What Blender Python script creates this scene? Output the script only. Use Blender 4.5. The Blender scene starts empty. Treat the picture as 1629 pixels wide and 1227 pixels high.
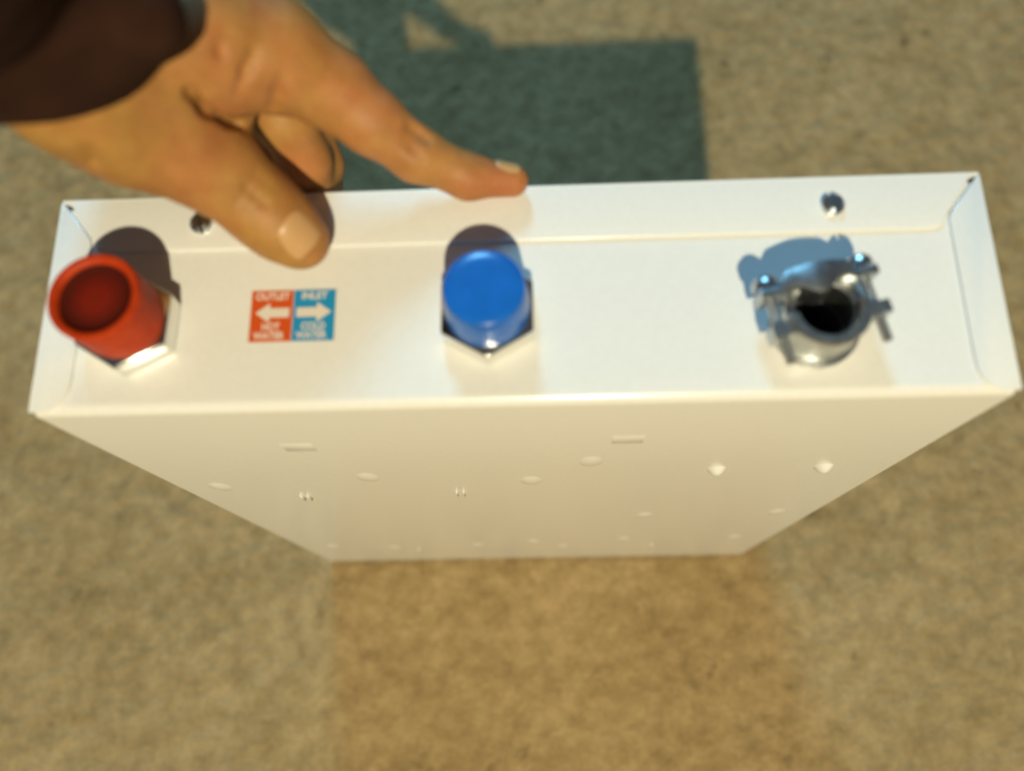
import bpy, bmesh, math, random
import numpy as np
from mathutils import Vector, Matrix

random.seed(7)
RNG = np.random.default_rng(11)
C = bpy.context.scene.collection
SC = bpy.context.scene

# ------------------------------------------------------------------ camera
W, D, H = 0.36, 0.0889, 0.4774          # the standing metal box: width, depth, height (m)
cam_d = bpy.data.cameras.new('camera')
cam = bpy.data.objects.new('camera', cam_d); C.objects.link(cam)
cam_d.sensor_fit = 'HORIZONTAL'; cam_d.sensor_width = 36.0
cam_d.lens = 36.0 * 0.858452
cam.matrix_world = Matrix(((0.999166, 0.024019, 0.033008, 0.189243), (-0.012775, 0.951949, -0.305991, -0.091410), (-0.038772, 0.305314, 0.951462, 0.781757), (0, 0, 0, 1)))
cam_d.clip_start = 0.01; cam_d.clip_end = 60.0
cam_d.dof.use_dof = True
cam_d.dof.focus_distance = 0.45
cam_d.dof.aperture_fstop = 30.9 / 8.0
SC.camera = cam

# ------------------------------------------------------------------ light
wd = bpy.data.worlds.new('World'); SC.world = wd; wd.use_nodes = True
bg = wd.node_tree.nodes['Background']
bg.inputs[0].default_value = (0.72, 0.72, 0.72, 1); bg.inputs[1].default_value = 0.085
SC.view_settings.view_transform = 'Standard'; SC.view_settings.look = 'None'
SC.view_settings.exposure = 0.0; SC.view_settings.gamma = 1.0

def lamp(name, typ, loc, energy, col, aim=None, **kw):
    d = bpy.data.lights.new(name, typ); d.energy = energy; d.color = col
    for k, v in kw.items(): setattr(d, k, v)
    o = bpy.data.objects.new(name, d); C.objects.link(o); o.location = loc
    if aim: o.rotation_euler = (Vector(aim) - Vector(loc)).to_track_quat('-Z', 'Y').to_euler()
    return o
# the warm ceiling lamp behind the photographer and the cool window on the far side
lamp('warm_ceiling_lamp', 'POINT', (0.345, -1.82, 2.48), 368, (1.0, 0.885, 0.595), shadow_soft_size=0.028)
lamp('cool_window_light', 'AREA', (-0.12, 2.05, 1.98), 36, (0.25, 0.67, 1.04), aim=(0.18, 0.05, 0.45), shape='RECTANGLE', size=0.42, size_y=0.5)

# ------------------------------------------------------------------ materials
def mat(name, col, rough=0.5, metal=0.0, **kw):
    m = bpy.data.materials.new(name); m.use_nodes = True
    b = m.node_tree.nodes['Principled BSDF']
    b.inputs['Base Color'].default_value = (*col, 1); b.inputs['Roughness'].default_value = rough
    b.inputs['Metallic'].default_value = metal
    for k, v in kw.items(): b.inputs[k].default_value = v
    return m
def noise_mix(m, scale, c1, c2, detail=4, lo=.35, hi=.65, rough=.6, bump=0.0, dist=.001, base=None):
    """colour variation between c1 and c2 by noise in object space, feeding Base Color"""
    nt = m.node_tree; N = nt.nodes; b = N['Principled BSDF']
    tc = N.new('ShaderNodeTexCoord'); nz = N.new('ShaderNodeTexNoise')
    nz.inputs['Scale'].default_value = scale; nz.inputs['Detail'].default_value = detail; nz.inputs['Roughness'].default_value = rough
    nt.links.new(tc.outputs['Object'], nz.inputs['Vector'])
    cr = N.new('ShaderNodeValToRGB'); cr.color_ramp.elements[0].position = lo; cr.color_ramp.elements[1].position = hi
    cr.color_ramp.elements[0].color = (*c1, 1); cr.color_ramp.elements[1].color = (*c2, 1)
    nt.links.new(nz.outputs['Fac'], cr.inputs['Fac'])
    out = cr.outputs['Color']
    if base is not None:
        mx = N.new('ShaderNodeMix'); mx.data_type = 'RGBA'; mx.blend_type = 'MULTIPLY'; mx.inputs[0].default_value = 1
        nt.links.new(base, mx.inputs[6]); nt.links.new(out, mx.inputs[7]); out = mx.outputs[2]
    nt.links.new(out, b.inputs['Base Color'])
    if bump:
        bp = N.new('ShaderNodeBump'); bp.inputs['Strength'].default_value = bump; bp.inputs['Distance'].default_value = dist
        nt.links.new(nz.outputs['Fac'], bp.inputs['Height']); nt.links.new(bp.outputs['Normal'], b.inputs['Normal'])
    return out

M_white = mat('white_enamel', (.78, .78, .76), .22); M_white.node_tree.nodes['Principled BSDF'].inputs['Coat Weight'].default_value = .25
M_white.node_tree.nodes['Principled BSDF'].inputs['Coat Roughness'].default_value = .12
noise_mix(M_white, 420, (.765, .765, .745), (.79, .79, .77), bump=.05, dist=.0003)
M_chrome = mat('nickel_nut', (.80, .80, .78), .16, 1.0)
M_zinc = mat('zinc_casting', (.54, .56, .56), .36, 1.0); noise_mix(M_zinc, 300, (.42, .44, .44), (.62, .64, .64), bump=.2, dist=.0005)
M_steel = mat('zinc_screw', (.60, .64, .67), .28, 1.0)
M_red = mat('red_plastic', (.52, .035, .008), .55); noise_mix(M_red, 160, (.39, .032, .004), (.47, .046, .006), bump=.05, dist=.0004)
M_disc = mat('dark_red_disc', (.12, .010, .004), .75)
_nt = M_disc.node_tree; _tc = _nt.nodes.new('ShaderNodeTexCoord'); _mp = _nt.nodes.new('ShaderNodeMapping'); _mp.inputs['Scale'].default_value = (70, 70, 70)
_gr = _nt.nodes.new('ShaderNodeTexGradient'); _gr.gradient_type = 'SPHERICAL'; _cr = _nt.nodes.new('ShaderNodeValToRGB')
_cr.color_ramp.elements[0].color = (.060, .006, .003, 1); _cr.color_ramp.elements[1].color = (.165, .011, .004, 1); _cr.color_ramp.elements[0].position = .22; _cr.color_ramp.elements[1].position = .72
_nt.links.new(_tc.outputs['Object'], _mp.inputs[0]); _nt.links.new(_mp.outputs[0], _gr.inputs[0]); _nt.links.new(_gr.outputs['Fac'], _cr.inputs[0]); _nt.links.new(_cr.outputs[0], _nt.nodes['Principled BSDF'].inputs['Base Color'])
M_blue = mat('blue_plastic', (.006, .11, .46), .26); noise_mix(M_blue, 160, (.006, .115, .48), (.008, .13, .55), bump=.03, dist=.0003)
M_pipe = mat('dark_pipe', (.03, .028, .025), .5)
M_bore = mat('dark_bore', (.012, .012, .013), .6)
M_sred = mat('sticker_red', (.60, .085, .014), .35)
M_sblue = mat('sticker_blue', (.015, .27, .56), .35)
M_ink = mat('sticker_white_ink', (.74, .68, .60), .4)
M_skin = mat('skin', (.40, .21, .06), .55); b = M_skin.node_tree.nodes['Principled BSDF']
b.inputs['Subsurface Weight'].default_value = .18; b.inputs['Subsurface Radius'].default_value = (.004, .0014, .0006); b.inputs['Subsurface Scale'].default_value = 1.0
o0 = noise_mix(M_skin, 24, (.410, .222, .058), (.440, .172, .060), detail=4, lo=.38, hi=.64)
o1 = noise_mix(M_skin, 90, (.80, .74, .70), (1.04, 1.04, 1.04), detail=6, lo=.28, hi=.60, base=o0)
_nt = M_skin.node_tree; _at = _nt.nodes.new('ShaderNodeAttribute'); _at.attribute_name = 'flush'
_mx = _nt.nodes.new('ShaderNodeMix'); _mx.data_type = 'RGBA'; _mx.inputs[7].default_value = (.42, .125, .045, 1)
_nt.links.new(_at.outputs['Fac'], _mx.inputs[0]); _nt.links.new(o1, _mx.inputs[6])
noise_mix(M_skin, 900, (.93, .91, .88), (1, 1, 1), detail=3, bump=.25, dist=.0006, base=_mx.outputs[2])
M_nail = mat('fingernail', (.52, .30, .13), .36)
M_arm_shell = mat('dark_brown_shell', (.020, .010, .007), .9); noise_mix(M_arm_shell, 60, (.026, .0105, .0065), (.036, .015, .009))
M_arm_shell.node_tree.nodes['Principled BSDF'].inputs['Specular IOR Level'].default_value = .1

M_carpet = mat('beige_carpet', (.4, .3, .17), .95); M_carpet.node_tree.nodes['Principled BSDF'].inputs['Specular IOR Level'].default_value = .08
c1 = noise_mix(M_carpet, 7, (.345, .250, .122), (.395, .292, .152), detail=3)
c2 = noise_mix(M_carpet, 58, (.74, .72, .67), (1.07, 1.07, 1.07), detail=4, lo=.32, hi=.66, base=c1)
c3 = noise_mix(M_carpet, 27, (.55, .53, .52), (1.0, 1.0, 1.0), detail=3, lo=.27, hi=.37, base=c2)
noise_mix(M_carpet, 260, (.84, .82, .78), (1.10, 1.10, 1.08), detail=4, lo=.3, hi=.7, bump=.5, dist=.003, base=c3)

for m_, s_ in ((M_red, .22), (M_disc, .12), (M_skin, .35), (M_sred, .3), (M_sblue, .3)): m_.node_tree.nodes['Principled BSDF'].inputs['Specular IOR Level'].default_value = s_
# ------------------------------------------------------------------ helpers
WLOC = {}
def link(name, me, m, parent=None, loc=(0, 0, 0)):
    o = bpy.data.objects.new(name, me); C.objects.link(o)
    if m and not me.materials: me.materials.append(m)
    w = Vector(loc); WLOC[o] = w
    if parent is not None: o.parent = parent; o.location = w - WLOC[parent]
    else: o.location = w
    return o
def obj(name, bm, m, parent=None, loc=None, smooth=True, bevel=0, seg=2, angle=40):
    """bm holds world coordinates; the object's origin goes to loc (default: centre of its bounds)"""
    bmesh.ops.recalc_face_normals(bm, faces=bm.faces)
    if bevel:
        es = [e for e in bm.edges if len(e.link_faces) == 2 and e.calc_face_angle(0) > math.radians(30)]
        bmesh.ops.bevel(bm, geom=es, offset=bevel, segments=seg, affect='EDGES', profile=.5, clamp_overlap=True)
    if loc is None:
        cs = np.array([v.co[:] for v in bm.verts]); loc = (cs.min(0) + cs.max(0)) / 2
    loc = Vector(loc)
    bmesh.ops.translate(bm, verts=bm.verts, vec=-loc)
    me = bpy.data.meshes.new(name); bm.to_mesh(me); bm.free()
    if smooth:
        for p in me.polygons: p.use_smooth = True
        try: me.set_sharp_from_angle(angle=math.radians(angle))
        except Exception: pass
    return link(name, me, m, parent, loc)
def empty(name, loc):
    o = bpy.data.objects.new(name, None); C.objects.link(o); o.location = loc; WLOC[o] = Vector(loc); o.empty_display_size = .02
    return o
def tag(o, label, cat, group=None):
    o['label'] = label; o['category'] = cat
    if group: o['group'] = group
    return o
def box(bm, x0, x1, y0, y1, z0, z1, M=None):
    vs = [bm.verts.new(p) for p in ((x0,y0,z0),(x1,y0,z0),(x1,y1,z0),(x0,y1,z0),(x0,y0,z1),(x1,y0,z1),(x1,y1,z1),(x0,y1,z1))]
    for f in ((0,3,2,1),(4,5,6,7),(0,1,5,4),(1,2,6,5),(2,3,7,6),(3,0,4,7)): bm.faces.new([vs[i] for i in f])
    if M is not None: bmesh.ops.transform(bm, matrix=M, verts=vs)
    return vs
def prism(bm, pts, z0, z1, M=None):
    a = [bm.verts.new((x, y, z0)) for x, y in pts]; b_ = [bm.verts.new((x, y, z1)) for x, y in pts]; n = len(pts)
    bm.faces.new(a[::-1]); bm.faces.new(b_)
    for i in range(n): bm.faces.new((a[i], a[(i+1) % n], b_[(i+1) % n], b_[i]))
    if M is not None: bmesh.ops.transform(bm, matrix=M, verts=a + b_)
    return a + b_
def lathe(bm, prof, n=48, M=None, a0=0.0, a1=2*math.pi, close=True):
    """prof: (r, z) from the axis outwards and back; r = 0 collapses to a pole"""
    full = abs(a1 - a0 - 2*math.pi) < 1e-6; cnt = n if full else n + 1
    rings = []; allv = []
    for r, z in prof:
        if r < 1e-9: v = bm.verts.new((0, 0, z)); rings.append([v]*cnt); allv.append(v)
        else:
            rg = [bm.verts.new((r*math.cos(a0+(a1-a0)*i/n), r*math.sin(a0+(a1-a0)*i/n), z)) for i in range(cnt)]
            rings.append(rg); allv += rg
    for k in range(len(rings)-1):
        for i in range(n):
            j = (i+1) % cnt
            q = [rings[k][i], rings[k][j], rings[k+1][j], rings[k+1][i]]
            u = [];  [u.append(v) for v in q if v not in u]
            if len(u) > 2: bm.faces.new(u)
    if not full and close:
        for i in (0, n):
            u = [];  [u.append(r[i]) for r in rings if r[i] not in u]
            bm.faces.new(u)
    if M is not None: bmesh.ops.transform(bm, matrix=M, verts=allv)
    return allv
T = Matrix.Translation
def Rz(a): return Matrix.Rotation(a, 4, 'Z')
def Rx(a): return Matrix.Rotation(a, 4, 'X')

# ------------------------------------------------------------------ carpet
def vnoise(x, y, s, seed):
    r = np.random.default_rng(seed); G = r.random((256, 256))
    u = x/s; v = y/s; i = np.floor(u).astype(int); j = np.floor(v).astype(int); fu = u-i; fv = v-j
    fu = fu*fu*(3-2*fu); fv = fv*fv*(3-2*fv); g = lambda a, b_: G[a % 256, b_ % 256]
    return (g(i,j)*(1-fu)+g(i+1,j)*fu)*(1-fv)+(g(i,j+1)*(1-fu)+g(i+1,j+1)*fu)*fv
def axis(a, b_, step, far):
    core = np.arange(a, b_, step); lo = a - np.geomspace(step, far, 26)[::-1]; hi = core[-1] + np.geomspace(step, far, 26)
    return np.concatenate([lo, core, hi])
xs = axis(-.50, .80, .0032, 2.6); ys = axis(-.26, .74, .0032, 2.6)
X, Y = np.meshgrid(xs, ys, indexing='ij')
Z = .0018*(vnoise(X*.83+Y*.55, Y*.83-X*.55, .0067, 1)-.5) + .0022*(vnoise(X*.92-Y*.39, Y*.92+X*.39, .017, 2)-.5) + .003*(vnoise(X*.6+Y*.8, Y*.6-X*.8, .045, 3)-.5) + .0016*(RNG.random(X.shape)-.5)
Z -= Z.max()*1.0
vv = np.stack([X, Y, Z], -1).reshape(-1, 3); nx, ny = X.shape
idx = np.arange(nx*ny).reshape(nx, ny)
fc = np.stack([idx[:-1,:-1], idx[1:,:-1], idx[1:,1:], idx[:-1,1:]], -1).reshape(-1, 4)
me = bpy.data.meshes.new('carpet'); me.from_pydata(vv.tolist(), [], fc.tolist()); me.polygons.foreach_set('use_smooth', [True]*len(fc))
carpet = link('carpet', me, M_carpet); carpet['kind'] = 'structure'

# ------------------------------------------------------------------ white box (wall water heater stood on end)
heater = empty('water_heater', (W/2, D/2, 0))
tag(heater, 'white enamelled sheet metal water heater stood on end on the carpet, pipe stubs upwards', 'water heater')
HP = H - .0016                     # height of the recessed end panel; the cover's flanges lie on it at H
CLX, CLY = (0.2899, 0.0269); RED = (.0352, .0335); BLU = (.1702, .0345)

# back plate and end panel: one bent sheet, with the cable hole left open
bm = bmesh.new()
r = .0042; x0, x1 = .0009, W - .0009
prof = [(.0012, .002)] + [(0, .004)] + [(0, z) for z in (.12, .24, .36)] + [(r - r*math.cos(a), HP - r + r*math.sin(a)) for a in np.linspace(0, math.pi/2, 9)]
L0 = [bm.verts.new((x0, y, z)) for y, z in prof]; L1 = [bm.verts.new((x1, y, z)) for y, z in prof]
for i in range(len(prof)-1): bm.faces.new((L0[i], L1[i], L1[i+1], L0[i+1]))
f0 = bm.verts.new((x0, D - .004, HP)); f1 = bm.verts.new((x1, D - .004, HP))
hole = [bm.verts.new((CLX + .0103*math.cos(a), CLY + .0103*math.sin(a), HP)) for a in np.linspace(0, 2*math.pi, 36, endpoint=False)]
# ring of faces between the outer rectangle and the hole
be = [bm.edges.new((L1[-1], f1)), bm.edges.new((f1, f0)), bm.edges.new((f0, L0[-1])), bm.edges.get((L0[-1], L1[-1]))] + [bm.edges.new((hole[i], hole[(i+1) % 36])) for i in range(36)]
bmesh.ops.triangle_fill(bm, use_beauty=True, use_dissolve=False, edges=be)
for e in list(bm.edges):
    pass
# folded-down sides of the plate
for Ls in (L0, L1):
    xx = Ls[0].co.x; a = bm.verts.new((xx, D - .004, .002))
    fb = f0 if Ls is L0 else f1
    bm.faces.new(Ls + [fb, a])
obj('back_plate', bm, M_white, heater, angle=25)

# cover: far wall, side walls and the flanges folded on to the end panel
bm = bmesh.new()
box(bm, 0, W, D - .0014, D, .001, H - .0002); 
box(bm, -.0004, .0008, .0030, D - .0015, .001, H - .0003)
box(bm, W - .0008, W + .0004, .0030, D - .0015, .001, H - .0003)
box(bm, .001, W - .001, .002, D - .0015, .0008, .002)
obj('cover', bm, M_white, heater, bevel=.0005)
FL = [(.0022, D - .0003), (.0150, .0712), (.0163, .0676), (.0190, .0658), (.0230, .0652)]
FR = [(W - a, b_) for a, b_ in FL][::-1]
bm = bmesh.new(); prism(bm, FL + FR, HP + .0001, H - .0003); obj('cover_flange', bm, M_white, heater, bevel=.0006, seg=3)
TB = [(-.0004, .0006), (-.0004, D - .0012), (.0006, D - .0012), (.0136, .0712), (.0142, .0690), (.0142, .0130), (.0138, .0085), (.0124, .0048), (.0098, .0022), (.0060, .0006)]
for s in (0, 1):
    pts = TB if s == 0 else [(W - a, b_) for a, b_ in TB][::-1]
    bm = bmesh.new(); prism(bm, pts, HP + .0001, H - .0004); obj('side_flange', bm, M_white, heater, bevel=.0005)

# slotted screws in the flange
def slot_screw(bm, rad, hgt, slot, M):
    prof = [(0, 0), (rad, 0), (rad, hgt*.25)]
    lathe(bm, prof + [(0, hgt*.25)], 24, M)
    for s in (0, 1):
        n = 14; pts = []
        d = slot/2; a = math.asin(d/rad)
        P = [(rad*.98*math.cos(t), rad*.98*math.sin(t)) for t in np.linspace(a, math.pi - a, n)]
        P2 = [(x*.68, max(d, y*.72)) for x, y in P]
        MM = M @ Rz(math.pi*s)
        lo = [bm.verts.new(MM @ Vector((x, y, hgt*.24))) for x, y in P]; mi = [bm.verts.new(MM @ Vector((x, y, hgt*.6))) for x, y in P]
        up = [bm.verts.new(MM @ Vector((x, y, hgt))) for x, y in P2]
        for A, B in ((lo, mi), (mi, up)):
            for i in range(n): 
                j = (i+1) % n; bm.faces.new((A[i], A[j], B[j], B[i]))
        bm.faces.new(up); bm.faces.new(lo[::-1])
for (x, y, a) in ((.0576, .0762, 1.9), (.3026, .0760, 1.75)):
    bm = bmesh.new(); slot_screw(bm, .0044, .0034, .0014, T((x, y, H - .0003)) @ Rz(a)); obj('screw', bm, M_steel, heater)

# pressed features of the back plate
def dome(rx, rz, h, n=20):
    b_ = bmesh.new(); vs = lathe(b_, [(1, 0), (.86, .22), (.66, .55), (.42, .82), (.2, .96), (0, 1)], n)
    for v in vs: v.co = Vector((v.co.x*rx, -v.co.z*h, v.co.y*rz))
    bmesh.ops.recalc_face_normals(b_, faces=b_.faces)
    for f in b_.faces: f.smooth = True
    return b_
def mesh_of(b_, name):
    m_ = bpy.data.meshes.new(name); b_.to_mesh(m_); b_.free()
    for p in m_.polygons: p.use_smooth = True
    m_.materials.append(M_white); return m_
dm = mesh_of(dome(.0066, .0125, .0013), 'dimple')
for x, z in ((.0215,.337),(.1017,.353),(.183,.337),(.2117,.378),(.2529,.221),(.3355,.224),(.025,.100),(.0708,.086),(.1369,.092),(.1803,.108),(.2033,.076),(.2486,.113),(.3316,.112)):
    link('dimple', dm, M_white, heater, (x, .0003, z))
for x, z in ((.0845,.4175),(.2255,.4185)):
    bm = bmesh.new(); box(bm, x-.0068, x+.0068, -.00007, .0004, z-.0062, z+.0062); obj('knockout', bm, M_white, heater, bevel=.00006)
bm = bmesh.new(); prism(bm, [(-.0004, 0), (.0004, 0), (.0003, -.0015), (-.0003, -.0015)], -.006, .006)
lv = mesh_of(bm, 'louver_fin')
for x, z in ((.0568,.3069),(.0606,.3069),(.1424,.3106),(.1462,.3106),(.0887,.0717),(.2733,.0733)):
    link('louver_fin', lv, M_white, heater, (x, .0002, z))
tb = mesh_of(dome(.0050, .0072, .0036), 'hanger_tab')
for x, z in ((.2742,.3553),(.3259,.356)): link('hanger_tab', tb, M_white, heater, (x, .0003, z))

# hexagon nuts round the two pipe stubs
for cx, cy, a in ((*RED, math.radians(-92)), (*BLU, math.radians(-90))):
    bm = bmesh.new(); R = .0197
    pts = [(R*math.cos(a + k*math.pi/3), R*math.sin(a + k*math.pi/3)) for k in range(6)]
    prism(bm, pts, HP + .0001, HP + .0098, T((cx, cy, 0)))
    nut = obj('hex_nut', bm, M_chrome, heater, bevel=.0009, seg=3, angle=50)
    bm = bmesh.new(); lathe(bm, [(0, HP+.0096), (.0136, HP+.0096), (.0136, HP+.0125), (.0120, HP+.0125), (.0120, HP+.0150), (0, HP+.0150)], 36, T((cx, cy, 0)))
    obj('pipe_stub', bm, M_pipe, nut)

# cable clamp
CA = 0.214
def cl(z=0): return T((CLX, CLY, HP + z)) @ Rz(CA)
bm = bmesh.new()
lathe(bm, [(.0103, .0001), (.0165, .0001), (.0165, .0030), (.0159, .0036), (.0146, .0038), (.0146, .0155), (.0140, .0161), (.0112, .0161), (.0104, .0152), (.0103, .0001)], 48, cl())
lathe(bm, [(.0104, .0110), (.0146, .0110), (.0149, .0200), (.0143, .0211), (.0115, .0211), (.0107, .0200), (.0104, .0110)], 28, cl(), math.pi*1.0, math.pi*2.0)
for s in (-1, 1):
    box(bm, min(s*.0135, s*.0212), max(s*.0135, s*.0212), -.0066, -.0018, .0098, .0190, cl())
clamp = obj('cable_clamp', bm, M_zinc, heater, loc=(CLX, CLY, HP), bevel=.0004)
# saddle strap
cpt = np.array([(-.0214,.0080),(-.0152,.0080),(-.0128,.0078),(-.0100,.0092),(-.0068,.0090),(-.0034,.0064),(0,.0052),(.0034,.0066),(.0070,.0096),(.0102,.0094),(.0128,.0078),(.0152,.0080),(.0214,.0080)])
cps = []
for i in range(len(cpt)-1):
    p0, p1, p2, p3 = cpt[max(i-1,0)], cpt[i], cpt[i+1], cpt[min(i+2,len(cpt)-1)]
    for t in np.linspace(0, 1, 4, endpoint=False):
        cps.append(.5*((2*p1)+(-p0+p2)*t+(2*p0-5*p1+4*p2-p3)*t*t+(-p0+3*p1-3*p2+p3)*t**3))
cps.append(cpt[-1]); cps = np.array(cps)
tg = np.gradient(cps, axis=0); tg /= np.linalg.norm(tg, axis=1)[:, None]; nm = np.stack([-tg[:,1], tg[:,0]], 1)
out = cps + nm*.0034; w_ = np.clip((.0135 - np.abs(cps[:,0]))/.0035, 0, 1)[:, None]; out = out*(1 - w_) + np.stack([cps[:,0]*1.04, .0168 - 9*cps[:,0]**2], 1)*w_
bm = bmesh.new(); n = len(cps); G = []
for i in range(n):
    zt = .0200 + .0012*math.exp(-(cps[i,0]/.008)**2)
    G.append([bm.verts.new(cl() @ Vector((*cps[i], .0090))), bm.verts.new(cl() @ Vector((*out[i], .0090))), bm.verts.new(cl() @ Vector((*out[i], zt))), bm.verts.new(cl() @ Vector((*cps[i], zt)))])
for i in range(n-1):
    for k in range(4): bm.faces.new((G[i][k], G[i][(k+1)%4], G[i+1][(k+1)%4], G[i+1][k]))
bm.faces.new(G[0]); bm.faces.new(G[-1][::-1])
obj('saddle', bm, M_zinc, clamp, bevel=.0004)
for s in (-1, 1):
    bm = bmesh.new()
    M = cl(.0150) @ T((s*.0174, 0, 0)) @ Rx(-math.pi/2)       # local +z = far side
    pr = [(0, -.0160), (.0014, -.0160)]
    zz = -.0155
    while zz < .0112: pr += [(.0021, zz), (.0016, zz + .0005)]; zz += .0010
    lathe(bm, pr + [(.0020, .0124), (0, .0124)], 14, M)
    slot_screw(bm, .0050, .0046, .0013, M @ T((0, 0, .0124)) @ Rz(.4*s + 1.2))
    obj('clamp_screw', bm, M_steel, clamp)
bm = bmesh.new(); lathe(bm, [(.0102, 0.0), (.0102, -.045), (0, -.045)], 32, T((CLX, CLY, HP)))
obj('cable_hole', bm, M_bore, clamp)

# hot and cold sticker
sx0, sy0, sx1, sy1 = (0.0796, 0.0265, 0.1119, 0.0474); sxm = (sx0 + sx1)/2; zS = HP + .00012
bm = bmesh.new(); box(bm, sx0-.0006, sx1+.0006, sy0-.0005, sy1+.0005, HP+.00003, zS); stick = obj('sticker', bm, M_ink, heater, smooth=False)
bm = bmesh.new(); box(bm, sx0, sxm-.0001, sy0, sy1, zS, zS+.00004); obj('red_panel', bm, M_sred, stick, smooth=False)
bm = bmesh.new(); box(bm, sxm+.0001, sx1, sy0, sy1, zS, zS+.00004); obj('blue_panel', bm, M_sblue, stick, smooth=False)
def arrow(xa, xb, yc, flip):
    Lx = xb - xa; p = [(0, .0019), (.58, .0019), (.58, .0040), (1, 0), (.58, -.0040), (.58, -.0019), (0, -.0019)]
    pts = [((xa + t*Lx) if not flip else (xb - t*Lx), yc + y) for t, y in p]
    bm = bmesh.new(); prism(bm, pts, zS + .00003, zS + .00009); obj('arrow', bm, M_ink, stick, smooth=False)
ym = sy0 + (sy1 - sy0)*.56
arrow(sx0 + .0018, sxm - .0014, ym, True); arrow(sxm + .0014, sx1 - .0014, ym, False)
def text(body, cx, yb, h, wid):
    cu = bpy.data.curves.new('lettering', 'FONT'); cu.body = body; cu.size = h/.70; cu.offset = .00013; cu.extrude = .00003; cu.align_x = 'CENTER'
    tmp = bpy.data.objects.new('tmp_text', cu); C.objects.link(tmp); bpy.context.view_layer.update()
    me_ = bpy.data.meshes.new_from_object(tmp.evaluated_get(bpy.context.evaluated_depsgraph_get()))
    bpy.data.objects.remove(tmp); bpy.data.curves.remove(cu)
    me_.materials.clear(); me_.name = 'lettering'
    co = np.array([v.co[:] for v in me_.vertices]); s = wid/(np.ptp(co[:,0]))
    for v in me_.vertices: v.co.x = (v.co.x - (co[:,0].min() + co[:,0].max())/2)*s
    link('lettering', me_, M_ink, stick, (cx, yb, zS + .00006))
rc = (sx0 + sxm)/2; bc = (sxm + sx1)/2; hh = sy1 - sy0
text('OUTLET', rc, sy0 + hh*.82, hh*.135, .0130); text('INLET', bc, sy0 + hh*.82, hh*.135, .0098)
text('HOT', rc, sy0 + hh*.225, hh*.135, .0068); text('COLD', bc, sy0 + hh*.225, hh*.135, .0092)
text('WATER', rc - .0006, sy0 + hh*.05, hh*.135, .0118); text('WATER', bc - .0006, sy0 + hh*.05, hh*.135, .0118)

# ------------------------------------------------------------------ plastic caps pushed over the pipe stubs
bm = bmesh.new()
RT = T((*RED, HP)) @ Matrix(((1,0,-.10,.0010),(0,1,.05,-.0005),(0,0,1,0),(0,0,0,1)))
lathe(bm, [(.0150, .0100), (.0157, .0100), (.0159, .0110), (.0164, .0268), (.0165, .0280), (.0160, .0288), (.0150, .0290), (.0138, .0286), (.0130, .0276), (.0128, .0262), (0, .0262)], 64, RT)
redcap = tag(obj('pipe_cap', bm, M_red, loc=(*RED, HP + .0102)), 'red plastic cap with a sunken dark red end on the left pipe stub', 'pipe cap', 'plastic caps on the pipe stubs')
bm = bmesh.new(); lathe(bm, [(.0127, .0263), (.0127, .0272), (.0118, .0267), (.0095, .0264), (.0060, .0268), (0, .0270)], 48, RT)
obj('cap_disc', bm, M_disc, redcap, loc=RT @ Vector((0, 0, .0265)))
bm = bmesh.new()
lathe(bm, [(.0150, .0100), (.0160, .0100), (.0161, .0108), (.0145, .0260), (.0143, .0266), (.0138, .0270), (.0100, .0272), (0, .0273)], 64, T((*BLU, HP)))
tag(obj('pipe_cap', bm, M_blue, loc=(*BLU, HP + .0102)), 'blue plastic cap with a flat closed top on the middle pipe stub', 'pipe cap', 'plastic caps on the pipe stubs')

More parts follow.
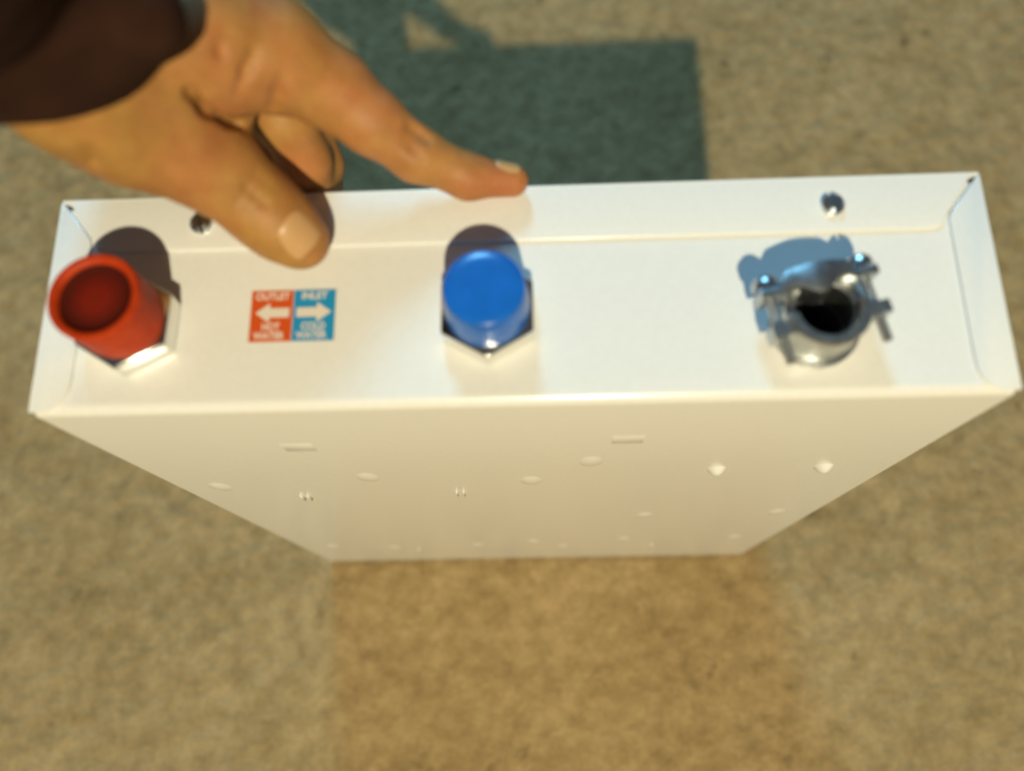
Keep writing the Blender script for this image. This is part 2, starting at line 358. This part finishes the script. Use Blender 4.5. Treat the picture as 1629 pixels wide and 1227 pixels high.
# ------------------------------------------------------------------ the hand: one continuous surface from a smooth distance field
BONES = {
    'forearm': [(0.041, 0.0702, 0.6524, 0.031), (0.0217, 0.0966, 0.5924, 0.03), (0.0485, 0.0923, 0.5554, 0.025)],
    'thenar': [(0.0452, 0.0864, 0.5494, 0.0225), (0.0554, 0.0854, 0.5334, 0.02), (0.0672, 0.0843, 0.5214, 0.0175)],
    'thumb': [(0.068, 0.083, 0.5214, 0.0172), (0.0757, 0.0794, 0.5114, 0.0155), (0.0885, 0.0704, 0.4989, 0.0134), (0.0953, 0.0651, 0.4939, 0.0122), (0.1013, 0.0611, 0.4899, 0.0106)],
    'index_mc': [(0.0495, 0.0958, 0.5524, 0.024), (0.0753, 0.1068, 0.5434, 0.0215), (0.0987, 0.1116, 0.5314, 0.0195)],
    'index': [(0.0987, 0.1116, 0.5314, 0.019), (0.117, 0.1071, 0.5174, 0.014), (0.1296, 0.0992, 0.5084, 0.0117), (0.1448, 0.0917, 0.4974, 0.0099), (0.1635, 0.0872, 0.4879, 0.0083), (0.1801, 0.0871, 0.4842, 0.0062)],
    'mid_mc': [(0.0443, 0.109, 0.5454, 0.022), (0.0857, 0.1357, 0.5174, 0.018)],
    'middle': [(0.0921, 0.1271, 0.5174, 0.014), (0.0938, 0.1093, 0.4974, 0.0118), (0.0978, 0.1012, 0.4804, 0.01), (0.098, 0.0969, 0.4624, 0.0085)],
    'ring_mc': [(0.0364, 0.1211, 0.5374, 0.02), (0.0705, 0.1576, 0.4994, 0.017)],
    'ring': [(0.0786, 0.1512, 0.4994, 0.0135), (0.0984, 0.1172, 0.4814, 0.0098), (0.1005, 0.1081, 0.4664, 0.0086), (0.0986, 0.106, 0.4494, 0.0074)],
    'little_mc': [(0.0248, 0.1356, 0.5274, 0.018), (0.0523, 0.1763, 0.4824, 0.015)],
    'little': [(0.0593, 0.1702, 0.4854, 0.013), (0.0702, 0.1324, 0.4754, 0.0125), (0.0719, 0.1253, 0.4554, 0.011), (0.0757, 0.1171, 0.4334, 0.008)],
    'web': [(0.0718, 0.0975, 0.5294, 0.01), (0.0852, 0.0989, 0.5174, 0.0045)],
    'arm_shell': [(0.0584, 0.0464, 0.7064, 0.047), (0.041, 0.0702, 0.6524, 0.044), (0.0217, 0.0966, 0.5924, 0.042), (0.0517, 0.091, 0.5794, 0.0252), (0.0805, 0.083, 0.5814, 0.0106)]}
def cap_sdf(P, a, b_):
    a_ = np.array(a[:3]); d = np.array(b_[:3]) - a_; t = np.clip(((P - a_) @ d)/(d @ d), 0, 1)
    return np.linalg.norm(P - a_ - t[..., None]*d, axis=-1) - (a[3] + (b_[3] - a[3])*t)
def smin(a, b_, k):
    h = np.clip(.5 + .5*(b_ - a)/k, 0, 1); return b_ + (a - b_)*h - k*h*(1 - h)
def chain(P, names, k):
    d = None
    for nme in names:
        L = BONES[nme]
        for i in range(len(L)-1):
            c = cap_sdf(P, L[i], L[i+1]); d = c if d is None else smin(d, c, k)
    return d
CREASES = [((0.0796, 0.0854, 0.5488, 0.0001), (0.08, 0.0863, 0.5384, 0.0001), 0.00422, 0.00264), ((0.08, 0.0863, 0.5384, 0.0001), (0.0827, 0.0872, 0.5286, 0.0001), 0.00422, 0.00264), ((0.0827, 0.0872, 0.5286, 0.0001), (0.0846, 0.0896, 0.522, 0.0001), 0.00422, 0.00264), ((0.0915, 0.0999, 0.5563, 0.0001), (0.0897, 0.0951, 0.5541, 0.0001), 0.00143, 0.00242), ((0.0897, 0.0951, 0.5541, 0.0001), (0.0873, 0.0907, 0.5502, 0.0001), 0.00143, 0.00242), ((0.0992, 0.098, 0.5488, 0.0001), (0.0963, 0.094, 0.5466, 0.0001), 0.00156, 0.00242), ((0.0963, 0.094, 0.5466, 0.0001), (0.0926, 0.0906, 0.5431, 0.0001), 0.00156, 0.00242), ((0.1061, 0.0956, 0.5388, 0.0001), (0.1032, 0.0932, 0.535, 0.0001), 0.0013, 0.00242), ((0.1032, 0.0932, 0.535, 0.0001), (0.1001, 0.0924, 0.5287, 0.0001), 0.0013, 0.00242), ((0.0505, 0.065, 0.5501, 0.0001), (0.0493, 0.0647, 0.5435, 0.0001), 0.00104, 0.0022), ((0.0493, 0.0647, 0.5435, 0.0001), (-150.8646, 165.6959, -261.5067, 0.0001), 0.00104, 0.0022), ((0.0537, 0.0653, 0.5402, 0.0001), (0.0512, 0.0659, 0.5321, 0.0001), 0.00104, 0.0022), ((0.0512, 0.0659, 0.5321, 0.0001), (-193.2885, 217.4525, -356.3299, 0.0001), 0.00104, 0.0022), ((0.0725, 0.0828, 0.5553, 0.0001), (0.071, 0.0806, 0.5463, 0.0001), 0.00091, 0.00286), ((0.071, 0.0806, 0.5463, 0.0001), (0.0717, 0.0763, 0.5402, 0.0001), 0.00091, 0.00286), ((-58.1381, 261.3984, -368.8498, 0.0001), (0.1441, 0.0946, 0.5107, 0.0001), 0.00078, 0.00154), ((0.1441, 0.0946, 0.5107, 0.0001), (0.142, 0.0888, 0.5094, 0.0001), 0.00078, 0.00154), ((-56.1468, 263.9055, -376.7464, 0.0001), (0.1461, 0.0937, 0.5089, 0.0001), 0.00117, 0.00154), ((0.1461, 0.0937, 0.5089, 0.0001), (0.144, 0.0878, 0.5076, 0.0001), 0.00117, 0.00154), ((-53.9574, 265.9139, -384.0863, 0.0001), (0.1482, 0.0927, 0.5071, 0.0001), 0.00104, 0.00154), ((0.1482, 0.0927, 0.5071, 0.0001), (0.146, 0.0868, 0.5058, 0.0001), 0.00104, 0.00154), ((-51.0441, 264.6438, -386.779, 0.0001), (0.1503, 0.0917, 0.5053, 0.0001), 0.00065, 0.00154), ((0.1503, 0.0917, 0.5053, 0.0001), (0.1481, 0.0858, 0.504, 0.0001), 0.00065, 0.00154), ((0.0915, 0.0738, 0.5156, 0.0001), (0.0887, 0.0688, 0.5159, 0.0001), 0.00059, 0.00176), ((0.0887, 0.0688, 0.5159, 0.0001), (0.0853, 0.0646, 0.514, 0.0001), 0.00059, 0.00176), ((0.0938, 0.072, 0.5127, 0.0001), (0.0909, 0.0669, 0.5129, 0.0001), 0.00059, 0.00176), ((0.0909, 0.0669, 0.5129, 0.0001), (0.0875, 0.0627, 0.5109, 0.0001), 0.00059, 0.00176), ((0.096, 0.0702, 0.51, 0.0001), (0.0931, 0.0652, 0.5102, 0.0001), 0.00059, 0.00176), ((0.0931, 0.0652, 0.5102, 0.0001), (0.0896, 0.061, 0.508, 0.0001), 0.00059, 0.00176), ((0.168, 0.0886, 0.4946, 0.0001), (0.1668, 0.084, 0.4943, 0.0001), 0.00046, 0.00132), ((0.1701, 0.089, 0.4938, 0.0001), (0.1689, 0.0843, 0.4936, 0.0001), 0.00046, 0.00132)]
BUMPS = []
def hand_sdf(P):
    palm = chain(P, ['forearm', 'index_mc', 'mid_mc', 'ring_mc', 'little_mc'], .012)
    d = palm
    for nme in ('index', 'middle', 'ring', 'little'): d = smin(d, chain(P, [nme], .004), .004)
    th = smin(chain(P, ['forearm', 'thenar'], .012), chain(P, ['thumb'], .006), .008)
    th = smin(th, chain(P, ['web'], .008), .008)
    d = smin(d, th, .0045)
    for c in BUMPS: d = smin(d, cap_sdf(P, c[0], c[1]), .004)
    for c in CREASES: d = d + c[2]*np.exp(-(np.maximum(cap_sdf(P, c[0], c[1]), 0)/c[3])**2)
    return d
allp = np.array([q for L in BONES.values() for q in L])
lo = allp[:, :3].min(0) - .036; hi = allp[:, :3].max(0) + .036
hs = .0012
def band_field(fn, lo, hi, h, q=4):
    """distance field on a grid, evaluated finely only near the surface"""
    n = [int(math.ceil((b_ - a_)/(h*q))) + 1 for a_, b_ in zip(lo, hi)]
    cg = np.stack(np.meshgrid(*[l + h*q*np.arange(k) for l, k in zip(lo, n)], indexing='ij'), -1)
    Fc = fn(cg)
    F = np.repeat(np.repeat(np.repeat(Fc, q, 0), q, 1), q, 2).astype(np.float32)
    off = (q - 1)/2*h
    w = np.argwhere(np.abs(F) < h*q*2.2)
    pos = np.array(lo) - off + w*h                 # each coarse sample sits at the middle of its block
    for s in range(0, len(w), 400000):
        ww = w[s:s+400000]; F[ww[:,0], ww[:,1], ww[:,2]] = fn(pos[s:s+400000])
    return F, np.array(lo) - off
F, lo = band_field(hand_sdf, lo, hi, hs)
def surface_nets(F, org, h):
    S = F < 0; n = F.shape
    c = [(i, j, k) for i in (0, 1) for j in (0, 1) for k in (0, 1)]
    sl = lambda A, o: A[o[0]:n[0]-1+o[0], o[1]:n[1]-1+o[1], o[2]:n[2]-1+o[2]]
    acc = np.zeros((n[0]-1, n[1]-1, n[2]-1, 3), np.float32); cnt = np.zeros(acc.shape[:3], np.float32)
    for a in c:
        for ax in range(3):
            if a[ax]: continue
            b_ = list(a); b_[ax] = 1
            fa, fb = sl(F, a), sl(F, b_); m_ = (fa < 0) != (fb < 0)
            t = np.where(m_, fa/np.where(m_, fa - fb, 1), 0)
            for q in range(3): acc[..., q] += m_*(a[q] + (t if q == ax else 0))
            cnt += m_
    act = cnt > 0; ids = -np.ones(act.shape, int); ids[act] = np.arange(act.sum())
    ijk = np.argwhere(act); vs = org + (ijk + acc[act]/cnt[act][:, None])*h
    faces = []
    for ax in range(3):
        o1 = (ax+1) % 3; o2 = (ax+2) % 3
        Fa = np.moveaxis(S, [ax, o1, o2], [0, 1, 2]); I = np.moveaxis(ids, [ax, o1, o2], [0, 1, 2])
        A = Fa[:-1, 1:-1, 1:-1]; B = Fa[1:, 1:-1, 1:-1]; w = np.argwhere(A != B)
        for (i, j, k) in w:
            q = [I[i, j, k], I[i, j+1, k], I[i, j+1, k+1], I[i, j, k+1]]
            faces.append(q if A[i, j, k] else q[::-1])
    return vs, faces
vs, fs = surface_nets(F, lo, hs)
def grad(Q, e=.0006):
    Q = np.asarray(Q, float); g = np.stack([hand_sdf(Q + e*np.eye(3)[i]) - hand_sdf(Q - e*np.eye(3)[i]) for i in range(3)], -1)
    return g/np.linalg.norm(g, axis=-1, keepdims=True)
for _ in range(2): vs = vs - grad(vs)*hand_sdf(vs)[:, None]*.9
me = bpy.data.meshes.new('person'); org = Vector(BONES['forearm'][0][:3])
me.from_pydata((vs - np.array(org)).tolist(), [], fs); me.polygons.foreach_set('use_smooth', [True]*len(fs))
fl = np.zeros(len(vs))
for c_, w_, s_ in [((0.1751, 0.0871, 0.4853), 0.016, 0.75), ((0.0978, 0.1012, 0.4804), 0.016, 0.55), ((0.1005, 0.1081, 0.4664), 0.015, 0.5), ((0.0953, 0.0651, 0.4939), 0.01, 0.15), ((0.1448, 0.0917, 0.4974), 0.012, 0.3), ((0.117, 0.1071, 0.5174), 0.02, 0.25), ((0.0757, 0.0794, 0.5114), 0.02, 0.25)]: fl = np.maximum(fl, s_*np.exp(-(np.linalg.norm(vs - np.array(c_), axis=1)/w_)**2))
me.attributes.new('flush', 'FLOAT', 'POINT').data.foreach_set('value', fl.astype(np.float32))
person = link('person', me, M_skin, None, org)
tag(person, 'left hand, dark brown above the wrist, pressing a finger on the white box', 'person')

def nail(center, along, normal, ln, wd):
    """a curved plate laid on the finger: marched on to the surface along -normal, its rim sunk into the skin"""
    c = np.array(center); n_ = np.array(normal, float); n_ /= np.linalg.norm(n_)
    a = np.array(along, float); a -= n_*(a @ n_); a /= np.linalg.norm(a); s = np.cross(n_, a); k = 15
    bm = bmesh.new(); G = []
    for i in range(k):
        row = []
        for j in range(k):
            u = (i/(k-1)*2 - 1); v = (j/(k-1)*2 - 1)
            uu = u*math.sqrt(max(0, 1 - v*v*.32)); vv_ = v*math.sqrt(max(0, 1 - u*u*.32))
            p = c + a*uu*ln/2 + s*vv_*wd/2 + n_*.012
            for _ in range(12): p = p - n_*max(float(hand_sdf(p[None])[0]), -.001)*.8
            e = max(abs(u), abs(v)); p = p + n_*(.00055*(1 - e**6) - .0002*(e > .98))
            row.append(bm.verts.new(p))
        G.append(row)
    for i in range(k-1):
        for j in range(k-1): bm.faces.new((G[i][j], G[i+1][j], G[i+1][j+1], G[i][j+1]))
    obj('fingernail', bm, M_nail, person)
for q in [((0.1029, 0.0584, 0.4994), (0.0128, -0.0093, -0.009), (0.506, -0.108, 0.885), 0.014, 0.0142), ((0.1784, 0.0901, 0.4886), (0.0166, -0.0001, -0.0037), (0.15, 0.75, 0.7), 0.0105, 0.0088)]: nail(*q)

# dark brown solid over forearm and wrist, its end cut obliquely, surface slightly rippled
def arm_shell_sdf(P):
    L = BONES['arm_shell']; d = None
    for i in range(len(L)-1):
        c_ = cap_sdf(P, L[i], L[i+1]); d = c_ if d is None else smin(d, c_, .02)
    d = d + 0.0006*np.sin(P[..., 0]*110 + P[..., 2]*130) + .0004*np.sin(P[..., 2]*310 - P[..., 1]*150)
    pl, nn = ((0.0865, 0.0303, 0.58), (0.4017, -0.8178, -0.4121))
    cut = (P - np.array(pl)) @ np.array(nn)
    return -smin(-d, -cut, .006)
allp = np.array(BONES['arm_shell']); lo = allp[:, :3].min(0) - .05; hi = allp[:, :3].max(0) + .05; hs = .0032
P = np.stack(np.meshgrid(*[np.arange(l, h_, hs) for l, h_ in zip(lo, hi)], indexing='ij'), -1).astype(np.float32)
vs, fs = surface_nets(arm_shell_sdf(P), lo, hs)
cc = vs.mean(0); me = bpy.data.meshes.new('arm_shell'); me.from_pydata((vs - cc).tolist(), [], fs); me.polygons.foreach_set('use_smooth', [True]*len(fs))
link('arm_shell', me, M_arm_shell, person, cc)
